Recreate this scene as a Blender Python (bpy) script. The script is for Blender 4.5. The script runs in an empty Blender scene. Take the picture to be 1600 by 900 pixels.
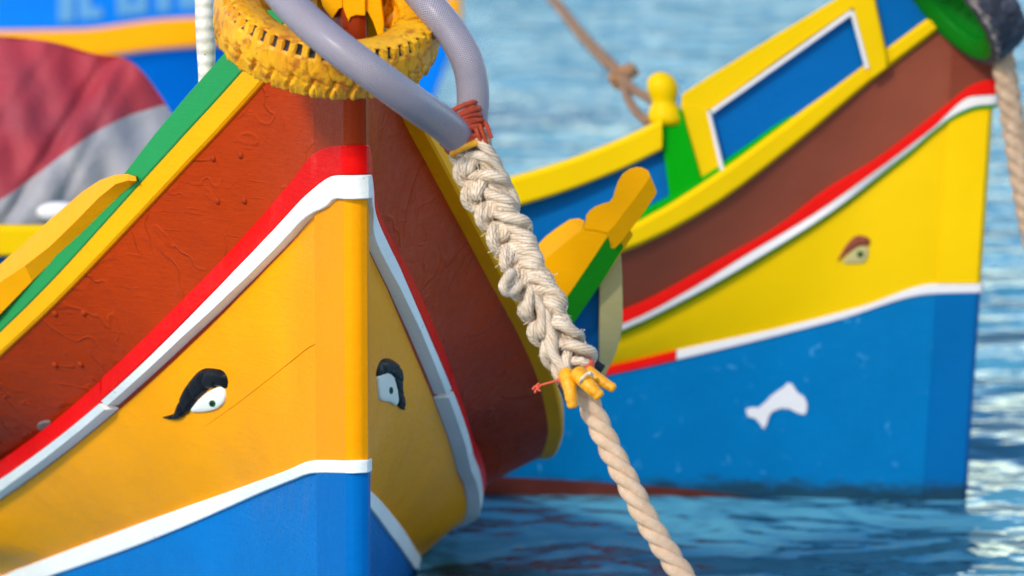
import bpy, bmesh, math, random
import numpy as np
from mathutils import Vector, Matrix
from mathutils.bvhtree import BVHTree
from mathutils.geometry import tessellate_polygon
random.seed(3); np.random.seed(3)
S = bpy.context.scene
COL = S.collection
R = math.radians

# ---------------------------------------------------------------- camera
FPX, YHOR, HCAM = 5600.0, -300.0, 2.8304
PITCH = math.atan2(450 - YHOR, FPX)
cd = bpy.data.cameras.new('camera'); cam = bpy.data.objects.new('camera', cd); COL.objects.link(cam)
cam.location = (0, 0, HCAM); cam.rotation_euler = (math.pi/2 - PITCH, 0, 0)
cd.sensor_width = 36; cd.lens = FPX/1600*36; cd.clip_start = .1; cd.clip_end = 6000
cd.dof.use_dof = True; cd.dof.focus_distance = 10.45; cd.dof.aperture_fstop = cd.lens/1000/0.058
S.camera = cam
# ---------------------------------------------------------------- world, sun
SUN_AZ, SUN_EL = R(32), R(31)          # sun stands behind the camera's left shoulder
w = bpy.data.worlds.new('World'); S.world = w; w.use_nodes = True
nt = w.node_tree; nt.nodes.clear()
sky = nt.nodes.new('ShaderNodeTexSky'); sky.sky_type = 'NISHITA'; sky.sun_disc = False
sky.sun_elevation = SUN_EL
sdir = Vector((-math.sin(SUN_AZ)*math.cos(SUN_EL), -math.cos(SUN_AZ)*math.cos(SUN_EL), math.sin(SUN_EL)))
sky.sun_rotation = math.atan2(sdir.x, sdir.y)
sky.air_density = 1.0; sky.dust_density = .5; sky.ozone_density = 1.3
bg = nt.nodes.new('ShaderNodeBackground'); bg.inputs['Strength'].default_value = 0.15
wo = nt.nodes.new('ShaderNodeOutputWorld')
nt.links.new(sky.outputs[0], bg.inputs[0]); nt.links.new(bg.outputs[0], wo.inputs[0])
sl = bpy.data.lights.new('sun', 'SUN'); sl.energy = 1.35; sl.angle = R(7.0); sl.color = (1, .92, .78)
so = bpy.data.objects.new('sun', sl); COL.objects.link(so)
so.rotation_euler = sdir.to_track_quat('Z', 'Y').to_euler()
S.view_settings.view_transform = 'Standard'; S.view_settings.look = 'None'
S.view_settings.exposure = .98; S.view_settings.gamma = 1.0

# ---------------------------------------------------------------- helpers
CAMP = Vector((0, 0, HCAM)); cP, sP = math.cos(PITCH), math.sin(PITCH)
def ray(px, py):
    return Vector(((px-800)/FPX, cP + sP*(450-py)/FPX, -sP + cP*(450-py)/FPX))
def at(px, py, Y):
    d = ray(px, py); return CAMP + d*(Y/d.y)
def thing(name, label, cat, loc=(0,0,0), group=None):
    o = bpy.data.objects.new(name, None); o.empty_display_size = .1; COL.objects.link(o); o.location = loc
    o['label'] = label; o['category'] = cat
    if group: o['group'] = group
    return o
def mesh(name, verts, faces, mats, parent=None, smooth=True, uv=None, mi=None, label=None, sharp=None):
    m = bpy.data.meshes.new(name)
    top = parent
    off = Vector((0,0,0))
    while top is not None: off += Vector(top.location); top = top.parent
    vs = np.asarray([tuple(v) for v in verts], float) - np.array(off)
    m.from_pydata(vs.tolist(), [], [list(map(int, f)) for f in faces])
    if not isinstance(mats, (list, tuple)): mats = [mats]
    for k in mats: m.materials.append(k)
    if mi is not None: m.polygons.foreach_set('material_index', mi)
    m.polygons.foreach_set('use_smooth', [smooth]*len(m.polygons))
    if uv is not None:
        l = m.uv_layers.new(name='UVMap')
        idx = np.zeros(len(m.loops), int); m.loops.foreach_get('vertex_index', idx)
        U = np.asarray(uv, float)[idx]
        if all(len(f) == 4 for f in faces[:50]):
            nq = 0
            while nq < len(faces) and len(faces[nq]) == 4: nq += 1
            Q = U[:nq*4].reshape(nq, 4, 2); wr = (Q[:,:,0].max(1)-Q[:,:,0].min(1)) > .5
            Q[wr,:,0] = np.where(Q[wr,:,0] < .5, Q[wr,:,0]+1, Q[wr,:,0])
        l.data.foreach_set('uv', U.ravel())
    m.update(); bm = bmesh.new(); bm.from_mesh(m); bmesh.ops.recalc_face_normals(bm, faces=bm.faces); bm.to_mesh(m); bm.free()
    if sharp and smooth: m.set_sharp_from_angle(angle=R(sharp))
    m.update()
    o = bpy.data.objects.new(name, m); COL.objects.link(o)
    if parent is not None: o.parent = parent
    if label: o['label'] = label
    return o
def bevel(o, w_, seg=2, ang=35):
    b = o.modifiers.new('bevel', 'BEVEL'); b.width = w_; b.segments = seg; b.limit_method = 'ANGLE'; b.angle_limit = R(ang)
    return o
def itp(tab, x):
    """monotone cubic through (x, y) pairs"""
    t = np.array(tab, float); xs, ys = t[:,0], t[:,1]; x = np.clip(np.asarray(x, float), xs[0], xs[-1])
    h = np.diff(xs); d = np.diff(ys)/h; m = np.zeros(len(xs)); m[0] = d[0]; m[-1] = d[-1]
    for i in range(1, len(xs)-1):
        m[i] = 0 if d[i-1]*d[i] <= 0 else 3*(h[i-1]+h[i])/((2*h[i]+h[i-1])/d[i-1] + (h[i]+2*h[i-1])/d[i])
    i = np.clip(np.searchsorted(xs, x)-1, 0, len(xs)-2); u = (x-xs[i])/h[i]
    return ((2*u**3-3*u**2+1)*ys[i] + (u**3-2*u**2+u)*h[i]*m[i] + (-2*u**3+3*u**2)*ys[i+1] + (u**3-u**2)*h[i]*m[i+1])
def grid(P, closed_u=False, closed_v=False):
    """faces for a grid of n x m points"""
    n, m = P
    f = []
    for i in range(n if closed_u else n-1):
        for j in range(m if closed_v else m-1):
            a, b = i*m+j, i*m+(j+1)%m; c, d = ((i+1)%n)*m+(j+1)%m, ((i+1)%n)*m+j
            f.append((a, b, c, d))
    return f
def smoothpath(pts, step=.008):
    P = np.array([tuple(p) for p in pts], float)
    t = np.r_[0, np.cumsum(np.linalg.norm(np.diff(P, axis=0), axis=1))]
    n = max(8, int(t[-1]/step)); u = np.linspace(0, t[-1], n)
    # Catmull-Rom style: natural cubic by tangents
    T = np.zeros_like(P); T[1:-1] = (P[2:]-P[:-2])/(t[2:]-t[:-2])[:,None]; T[0] = (P[1]-P[0])/(t[1]-t[0]); T[-1] = (P[-1]-P[-2])/(t[-1]-t[-2])
    i = np.clip(np.searchsorted(t, u)-1, 0, len(t)-2); h = (t[i+1]-t[i])[:,None]; q = ((u-t[i])/(t[i+1]-t[i]))[:,None]
    return (2*q**3-3*q**2+1)*P[i] + (q**3-2*q**2+q)*h*T[i] + (-2*q**3+3*q**2)*P[i+1] + (q**3-q**2)*h*T[i+1]
def frames(P, ref=None):
    T = np.gradient(P, axis=0); T /= np.linalg.norm(T, axis=1)[:,None]
    r = np.array(ref if ref is not None else (0,-1,0), float); A = []
    for t in T:
        r = r - t*np.dot(r, t); r = r/np.linalg.norm(r); A.append(r)
    A = np.array(A); B = np.cross(T, A)
    return T, A, B
def tube_data(P, rad, n=16, ridges=0, depth=.0, twist=0., ref=None, cap=True):
    P = np.asarray(P, float)
    T, A, B = frames(P, ref)
    L = np.r_[0, np.cumsum(np.linalg.norm(np.diff(P, axis=0), axis=1))]
    rad = np.broadcast_to(np.asarray(rad, float), (len(P),))
    ph = np.linspace(0, 2*np.pi, n, endpoint=False)
    rr = rad[:,None]*np.ones((1, n))
    if ridges: rr = rr*(1 - depth*(1-np.abs(np.cos(ridges*(ph[None]-twist*L[:,None])/2))))
    V = P[:,None] + rr[...,None]*(np.cos(ph)[None,:,None]*A[:,None] + np.sin(ph)[None,:,None]*B[:,None])
    V = V.reshape(-1, 3); F = grid((len(P), n), False, True)
    uv = np.stack([np.broadcast_to(ph[None]/(2*np.pi), (len(P), n)), np.broadcast_to(L[:,None], (len(P), n))], -1).reshape(-1, 2)
    if cap:
        V = np.vstack([V, P[0], P[-1]]); uv = np.vstack([uv, [0,0], [0,L[-1]]])
        k = len(P)*n
        F += [(k, (j+1)%n, j) for j in range(n)] + [(k+1, (len(P)-1)*n+j, (len(P)-1)*n+(j+1)%n) for j in range(n)]
    return V, F, uv
def tube(name, P, rad, mat, parent=None, label=None, **k):
    V, F, uv = tube_data(P, rad, **k)
    return mesh(name, V, F, mat, parent, True, uv, label=label)
def prism(name, front, back, mats, parent, mi_fn=None, smooth=False, label=None):
    """closed solid between two outlines with the same number of points"""
    n = len(front); V = list(front)+list(back)
    tri = tessellate_polygon([[Vector(p) for p in front]])
    F = [tuple(t) for t in tri] + [tuple(i+n for i in reversed(t)) for t in tri]; mi = [0]*len(F)
    for i in range(n):
        j = (i+1) % n; F.append((i, j, j+n, i+n)); mi.append(mi_fn(i) if mi_fn else 0)
    return mesh(name, V, F, mats, parent, smooth, mi=mi, label=label)

# ---------------------------------------------------------------- materials
def srgb(r, g, b):
    f = lambda c: (c/255/12.92) if c/255 <= .04045 else ((c/255+.055)/1.055)**2.4
    return (f(r), f(g), f(b), 1)
class N:
    def __init__(s, name):
        s.m = bpy.data.materials.new(name); s.m.use_nodes = True; s.t = s.m.node_tree
        s.b = s.t.nodes['Principled BSDF']; s.co = s.t.nodes.new('ShaderNodeTexCoord')
        s.P = s.t.nodes.new('ShaderNodeNewGeometry')
    def n(s, typ, **k):
        o = s.t.nodes.new('ShaderNode'+typ)
        for a, v in k.items():
            if a.startswith('i_'):
                key = a[2:].replace('_', ' ')
                o.inputs[key if key in o.inputs else int(key)].default_value = v
            else: setattr(o, a, v)
        return o
    def l(s, a, b): s.t.links.new(a, b)
    def pos(s, scale=(1,1,1), rot=(0,0,0), uv=False):
        m = s.n('Mapping'); m.inputs['Scale'].default_value = scale; m.inputs['Rotation'].default_value = rot
        s.l(s.co.outputs['UV'] if uv else s.P.outputs['Position'], m.inputs[0]); return m.outputs[0]
    def noise(s, vec, scale, detail=4, rough=.55, dist=0.):
        o = s.n('TexNoise'); o.inputs['Scale'].default_value = scale; o.inputs['Detail'].default_value = detail
        o.inputs['Roughness'].default_value = rough; o.inputs['Distortion'].default_value = dist; s.l(vec, o.inputs['Vector']); return o.outputs['Fac']
    def ramp(s, fac, *st):
        o = s.n('ValToRGB'); e = o.color_ramp.elements
        while len(e) < len(st): e.new(.5)
        for x, (p, c) in zip(e, st): x.position = p; x.color = c if len(c) == 4 else (*c, 1)
        s.l(fac, o.inputs[0]); return o.outputs[0]
    def g(s, fac, *st): return s.ramp(fac, *[(p, (v, v, v, 1)) for p, v in st])
    def mix(s, f, a, b, mode='MIX'):
        o = s.n('Mix'); o.data_type = 'RGBA'; o.blend_type = mode
        for i, v in ((0, f), (6, a), (7, b)):
            if hasattr(v, 'links'): s.l(v, o.inputs[i])
            else: o.inputs[i].default_value = v
        return o.outputs[2]
    def math(s, op, a, b=0.):
        o = s.n('Math', operation=op)
        for i, v in enumerate((a, b)):
            if hasattr(v, 'links'): s.l(v, o.inputs[i])
            else: o.inputs[i].default_value = v
        return o.outputs[0]
    def bump(s, h, dist, strength=1.):
        o = s.n('Bump'); o.inputs['Distance'].default_value = dist; o.inputs['Strength'].default_value = strength
        s.l(h, o.inputs['Height']); s.l(o.outputs[0], s.b.inputs['Normal']); return o
def scl(c, k): return (c[0]*k, c[1]*k, c[2]*k, 1)
def paint(name, c, rough=.34, var=.12, bump=.0012, wear=.0, wearc=(.35,.3,.25,1), scratch=0., tide=False):
    """brush-applied gloss boat paint: slight tone patches, brush relief, optional chips and drips"""
    k = N(name); p = k.pos()
    big = k.noise(p, 2.2, 3); fine = k.noise(p, 34, 4, .6); brush = k.noise(k.pos((9, 9, 60)), 1.6, 3, .6)
    col = k.mix(k.g(big, (.3, 0), (.7, 1)), scl(c, 1-var), scl(c, 1+var*.5))
    col = k.mix(k.g(brush, (.45, 0), (.75, .28)), col, scl(c, 1-var*1.6))
    if wear:
        wn = k.noise(p, 14, 7, .72, .6)
        msk = k.g(wn, (.66-wear*.1, 0), (.70-wear*.1, .75)); col = k.mix(msk, col, wearc)
    if tide:      # weed and scum stain where the planking meets the water
        sp = k.n('SeparateXYZ'); k.l(k.P.outputs['Position'], sp.inputs[0])
        zz = k.math('ADD', sp.outputs[2], k.math('MULTIPLY', k.math('SUBTRACT', k.noise(k.pos((3, 3, 8)), 3, 5, .7), .5), .16))
        col = k.mix(k.g(zz, (.0, .85), (.055, .0)), col, srgb(30,52,56))
    k.l(col, k.b.inputs['Base Color'])
    k.l(k.g(fine, (.3, rough-.07), (.75, rough+.16)), k.b.inputs['Roughness'])
    h = k.math('ADD', k.math('MULTIPLY', k.noise(p, 7, 4, .5), 2.2), k.math('ADD', k.math('MULTIPLY', fine, .35), k.math('MULTIPLY', brush, .5)))
    if scratch:
        st = k.noise(k.pos((3, 3, 26), (.5, .9, .3)), 3.2, 2, .5); h = k.math('ADD', h, k.math('MULTIPLY', k.g(st, (.66, 0), (.72, 1)), .3))
        # thick paint runs and scars: thin worm-like ridges where a distorted noise crosses its middle value
        for ofs, sc, wd in (((.1,.2,.3), 3.2, .018), ((3.1,.7,1.3), 5.0, .03)):
            mp = k.n('Mapping'); mp.inputs['Location'].default_value = ofs; k.l(k.P.outputs['Position'], mp.inputs[0])
            a = k.noise(mp.outputs[0], sc, 2, .5, .5); d = k.math('ABSOLUTE', k.math('SUBTRACT', a, .5))
            ln = k.g(d, (0, 1), (wd, 0)); mk = k.g(k.noise(mp.outputs[0], 3.3, 3, .6), (.46, 0), (.6, 1))
            h = k.math('ADD', h, k.math('MULTIPLY', k.math('MULTIPLY', ln, mk), 0.85*scratch))
    k.bump(h, bump*2.4)
    k.b.inputs['Coat Weight'].default_value = .015; k.b.inputs['Coat Roughness'].default_value = .2
    k.b.inputs['Specular IOR Level'].default_value = .07
    return k.m
YEL = srgb(252,162,0); YEL2 = YEL
M = {}
M['yellow'] = paint('yellow boat paint', YEL, .33, .09, .0013)
M['yellow_rail'] = paint('yellow rail paint', srgb(248,166,0), .38, .08, .001)
M['brown'] = paint('red brown boat paint', srgb(172,54,6), .36, .14, .0016, scratch=1.)
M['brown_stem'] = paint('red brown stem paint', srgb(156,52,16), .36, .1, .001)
M['red'] = paint('red moulding paint', srgb(224,8,6), .36, .1, .0012)
M['white'] = paint('white moulding paint', srgb(240,240,234), .42, .07, .0012, wear=.2, wearc=srgb(170,150,130))
M['ystem_shade'] = paint('shaded orange yellow stem paint', srgb(240,152,0), .36, .05, .0008)  # yellow and blue stem darkened: shade of its turned faces put into colour
M['bstem_shade'] = paint('shaded blue stem paint', srgb(0,102,174), .34, .06, .0008)
M['b2stem_shade'] = paint('deeper shaded blue stem paint', srgb(0,94,152), .4, .06, .0008, tide=True)  # second boat's stem paints: facet shade mixed into the colour, tide stain apart
M['y2stem_shade'] = paint('shaded deeper yellow stem paint', srgb(234,188,0), .4, .05, .0008)
M['br2stem_shade'] = paint('shaded darker brown stem paint', srgb(120,56,40), .4, .08)
M['seam'] = paint('yellow seam filler', srgb(242,154,0), .5, .1)
M['blue'] = paint('blue boat paint', srgb(0,114,188), .3, .11, .0014)
M['green'] = paint('sea green paint', srgb(40,142,78), .4, .05, .0008)
M['green_wing'] = paint('green paint', srgb(30,138,22), .4, .1, .001)
M['orange_wing'] = paint('orange yellow paint', srgb(242,164,0), .4, .06, .0008)
M['cream'] = paint('cream paint', srgb(178,164,110), .45, .08)
M['deck'] = paint('green deck paint', srgb(40,130,70), .5, .1)
M['black'] = paint('black gloss paint', srgb(26,26,30), .3, .1, .0006)
M['white_eye'] = paint('white eye paint', srgb(236,232,218), .35, .03, .0005)
M['iris'] = paint('green iris paint', srgb(20,84,34), .3, .05, .0003)
# second boat
M['y2'] = paint('lemon yellow boat paint', srgb(226,182,0), .42, .03, .0006)
M['br2'] = paint('dull brown boat paint', srgb(134,68,50), .45, .12, .001)
M['b2'] = paint('mid blue boat paint', srgb(0,108,164), .42, .1, .001, wear=.35, wearc=srgb(70,150,196), tide=True)
M['b2p'] = paint('deep blue panel paint', srgb(0,92,158), .45, .05)
M['w2'] = paint('off white moulding paint', srgb(222,216,214), .45, .06)
M['r2'] = paint('scarlet moulding paint', srgb(222,20,14), .45, .08)
M['g2'] = paint('grass green paint', srgb(0,150,6), .45, .04)
M['g3'] = paint('dark green tyre paint', srgb(10,112,20), .5, .12)
M['anti'] = paint('rust red antifouling', srgb(92,44,36), .6, .3)
M['o3'] = paint('orange rail paint', srgb(244,158,0), .4, .05)
M['b3'] = paint('bright blue paint', srgb(0,114,208), .4, .08)
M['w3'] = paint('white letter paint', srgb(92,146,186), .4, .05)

def rope_mat(name, c1, c2, rough=.75, yarn=0., tw=190., ny=9):
    k = N(name); p = k.pos(uv=True); q = k.pos()
    a = k.noise(k.pos((8, 60, 1), uv=True), 6, 4, .6); b = k.noise(q, 30, 5, .7); d = k.noise(q, 9, 3)
    col = k.mix(k.g(b, (.35, 0), (.72, 1)), c1, c2)
    col = k.mix(k.g(d, (.58, 0), (.75, .45)), col, scl(c2, .62))
    sp = k.n('SeparateXYZ'); k.l(k.pos(uv=True), sp.inputs[0])
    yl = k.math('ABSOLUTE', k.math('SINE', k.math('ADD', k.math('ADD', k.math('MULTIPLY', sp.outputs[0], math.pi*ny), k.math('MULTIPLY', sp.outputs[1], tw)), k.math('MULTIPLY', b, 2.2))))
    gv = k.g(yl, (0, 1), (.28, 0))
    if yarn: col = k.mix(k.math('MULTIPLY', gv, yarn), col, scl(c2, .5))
    k.l(col, k.b.inputs['Base Color']); k.b.inputs['Roughness'].default_value = rough
    k.b.inputs['Specular IOR Level'].default_value = .3
    fine = k.noise(k.pos((40, 220, 1), uv=True), 3, 3, .6)
    k.bump(k.math('ADD', k.math('ADD', fine, k.math('MULTIPLY', k.noise(q, 420, 3), .7)), k.math('MULTIPLY', gv, -2.2 if yarn else 0)), .0014)
    return k.m
M['rope'] = rope_mat('pale polyester rope', srgb(238,218,194), srgb(212,182,150), yarn=.75)
M['rope_laid'] = rope_mat('beige laid rope', srgb(228,196,164), srgb(206,166,130), yarn=.16, tw=60., ny=16)
M['rope_far'] = rope_mat('grey beige rope', srgb(196,168,140), srgb(150,118,90))
M['rope_brown'] = rope_mat('brown rope', srgb(176,130,90), srgb(120,84,56))
M['twine'] = rope_mat('rust red twine', srgb(206,84,50), srgb(160,56,36), yarn=.6, tw=700., ny=3)
M['twine_pink'] = rope_mat('coral twine', srgb(236,104,72), srgb(214,80,60))
k = N('yellow tape'); q = k.pos()
k.l(k.mix(k.g(k.noise(q, 60, 4), (.35,0), (.7,1)), srgb(240,170,8), srgb(214,132,0)), k.b.inputs['Base Color'])
k.b.inputs['Roughness'].default_value = .42; k.bump(k.noise(k.pos((6, 300, 1), uv=True), 1, 2), .002); M['tape'] = k.m
k = N('white tape wrapping'); q = k.pos(uv=True)
wv = k.n('TexWave'); wv.wave_type = 'BANDS'; wv.bands_direction = 'Y'; wv.inputs['Scale'].default_value = 9; wv.inputs['Distortion'].default_value = .6; k.l(q, wv.inputs[0])
col = k.mix(k.g(k.noise(k.pos(), 18, 4), (.4,0), (.75,1)), srgb(226,220,206), srgb(190,180,158))
col = k.mix(k.g(k.noise(k.pos(), 26, 5, .7), (.66,0), (.69,1)), col, srgb(50,44,38))
k.l(col, k.b.inputs['Base Color']); k.b.inputs['Roughness'].default_value = .55; k.bump(wv.outputs['Fac'], .003); M['whitetape'] = k.m
# hose: translucent grey PVC with diamond braid reinforcement
k = N('braided grey hose'); q = k.pos(uv=True)
def band(ang_u, ang_v):
    sp = k.n('SeparateXYZ'); k.l(q, sp.inputs[0])
    t = k.math('ADD', k.math('MULTIPLY', sp.outputs[0], ang_u), k.math('MULTIPLY', sp.outputs[1], ang_v))
    return k.math('SINE', t)
h1 = band(2*math.pi*26, 1050.); h2 = band(-2*math.pi*26, 1050.)
hh = k.math('MAXIMUM', h1, h2)
col = k.mix(k.g(hh, (.35, 0), (.95, 1)), srgb(118,108,120), srgb(170,162,172))
col = k.mix(k.g(k.noise(k.pos(), 12, 4), (.5,0), (.8,.3)), col, srgb(150,130,120))
k.l(col, k.b.inputs['Base Color']); k.b.inputs['Roughness'].default_value = .42
k.b.inputs['Coat Weight'].default_value = .35; k.b.inputs['Coat Roughness'].default_value = .32; k.b.inputs['Specular IOR Level'].default_value = .35
k.b.inputs['Subsurface Weight'].default_value = 0
k.bump(hh, .0011, .8); M['hose'] = k.m
# tyre paints
k = N('yellow painted tyre rubber'); q = k.pos()
n1 = k.noise(q, 26, 6, .7, .4); n2 = k.noise(q, 9, 4)
col = k.mix(k.g(n2, (.35,0), (.7,1)), srgb(242,176,0), srgb(224,146,0))
col = k.mix(k.g(n1, (.50,0), (.62,.8)), col, srgb(170,88,6))
col = k.mix(k.g(k.noise(q, 60, 5, .75), (.70,0), (.72,1)), col, srgb(60,40,20))
k.l(col, k.b.inputs['Base Color']); k.b.inputs['Roughness'].default_value = .42
k.bump(k.math('ADD', n1, k.math('MULTIPLY', k.noise(q, 120, 4), .4)), .004); M['tyre_y'] = k.m
k = N('bare black rubber'); k.b.inputs['Base Color'].default_value = srgb(30,28,34); k.b.inputs['Roughness'].default_value = .7
k.bump(k.noise(k.pos(), 80, 4), .002); M['rubber'] = k.m
k = N('worn black tyre'); q = k.pos()
k.l(k.mix(k.g(k.noise(q, 20, 5), (.45,0), (.7,1)), srgb(34,34,46), srgb(74,72,84)), k.b.inputs['Base Color']); k.b.inputs['Roughness'].default_value = .65; M['tyre_b'] = k.m
k = N('grey mortar dirt'); k.b.inputs['Base Color'].default_value = srgb(120,108,104); k.b.inputs['Roughness'].default_value = .8; M['dirt'] = k.m
def cloth(name, c, c2):
    k = N(name); q = k.pos()
    k.l(k.mix(k.g(k.noise(q, 3, 4), (.35,0), (.7,1)), c, c2), k.b.inputs['Base Color']); k.b.inputs['Roughness'].default_value = .7
    k.bump(k.noise(q, 6, 5, .6), .02); return k.m
M['red_cloth'] = cloth('faded red cloth', srgb(158,38,50), srgb(138,44,58)); M['grey_cloth'] = cloth('grey cloth', srgb(160,154,154), srgb(136,136,144))

# ---------------------------------------------------------------- water
k = N('harbour water')
k.t.nodes.remove(k.b); out = k.t.nodes['Material Output']
h = k.math('ADD', k.math('MULTIPLY', k.noise(k.pos((.75, 1, 1), (0,0,.25)), .95, 1, .4, .2), 1.0),
           k.math('MULTIPLY', k.noise(k.pos((.8, 1, 1), (0,0,-.4)), 2.4, 2, .5, .3), .28))
h = k.math('ADD', h, k.math('MULTIPLY', k.noise(k.pos((.8, 1, 1), (0,0,.1)), 8., 2, .5), .028))
bu = k.n('Bump'); bu.inputs['Distance'].default_value = 1.5; k.l(h, bu.inputs['Height'])
df = k.n('BsdfDiffuse'); df.inputs['Color'].default_value = (.075, .29, .41, 1)
gs = k.n('BsdfGlossy'); gs.inputs['Color'].default_value = (.62, .78, .90, 1); gs.inputs['Roughness'].default_value = .06
fr = k.n('Fresnel'); fr.inputs['IOR'].default_value = 1.34; mx = k.n('MixShader')
for n_ in (df, gs, fr): k.l(bu.outputs[0], n_.inputs['Normal'])
k.l(fr.outputs[0], mx.inputs[0]); k.l(df.outputs[0], mx.inputs[1]); k.l(gs.outputs[0], mx.inputs[2]); k.l(mx.outputs[0], out.inputs[0])
M['water'] = k.m
wt = mesh('water', [(-3000,-200,-.035),(3000,-200,-.035),(3000,5000,-.035),(-3000,5000,-.035)], [(0,1,2,3)], M['water'], smooth=False)
wt['kind'] = 'structure'

# the limestone quay added out of view below the camera to bounce warm fill
k = N('pale limestone'); q = k.pos()
k.l(k.mix(k.g(k.noise(q, 1.2, 6, .65), (.35, 0), (.7, 1)), (.58, .50, .38, 1), (.44, .38, .29, 1)), k.b.inputs['Base Color']); k.b.inputs['Roughness'].default_value = .85
k.bump(k.noise(q, 14, 6, .7), .02); M['stone'] = k.m
x0, x1, y0, y1, z0, z1 = -60, 60, -40, 6.6, -1.5, 1.12
qy = mesh('bounce_quay', [(x0,y0,z0),(x1,y0,z0),(x1,y1,z0),(x0,y1,z0),(x0,y0,z1),(x1,y0,z1),(x1,y1,z1),(x0,y1,z1)], [(0,1,2,3),(4,5,6,7),(0,1,5,4),(1,2,6,5),(2,3,7,6),(3,0,4,7)], M['stone'], smooth=False)
qy['kind'] = 'structure'; bevel(qy, .03)
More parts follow.
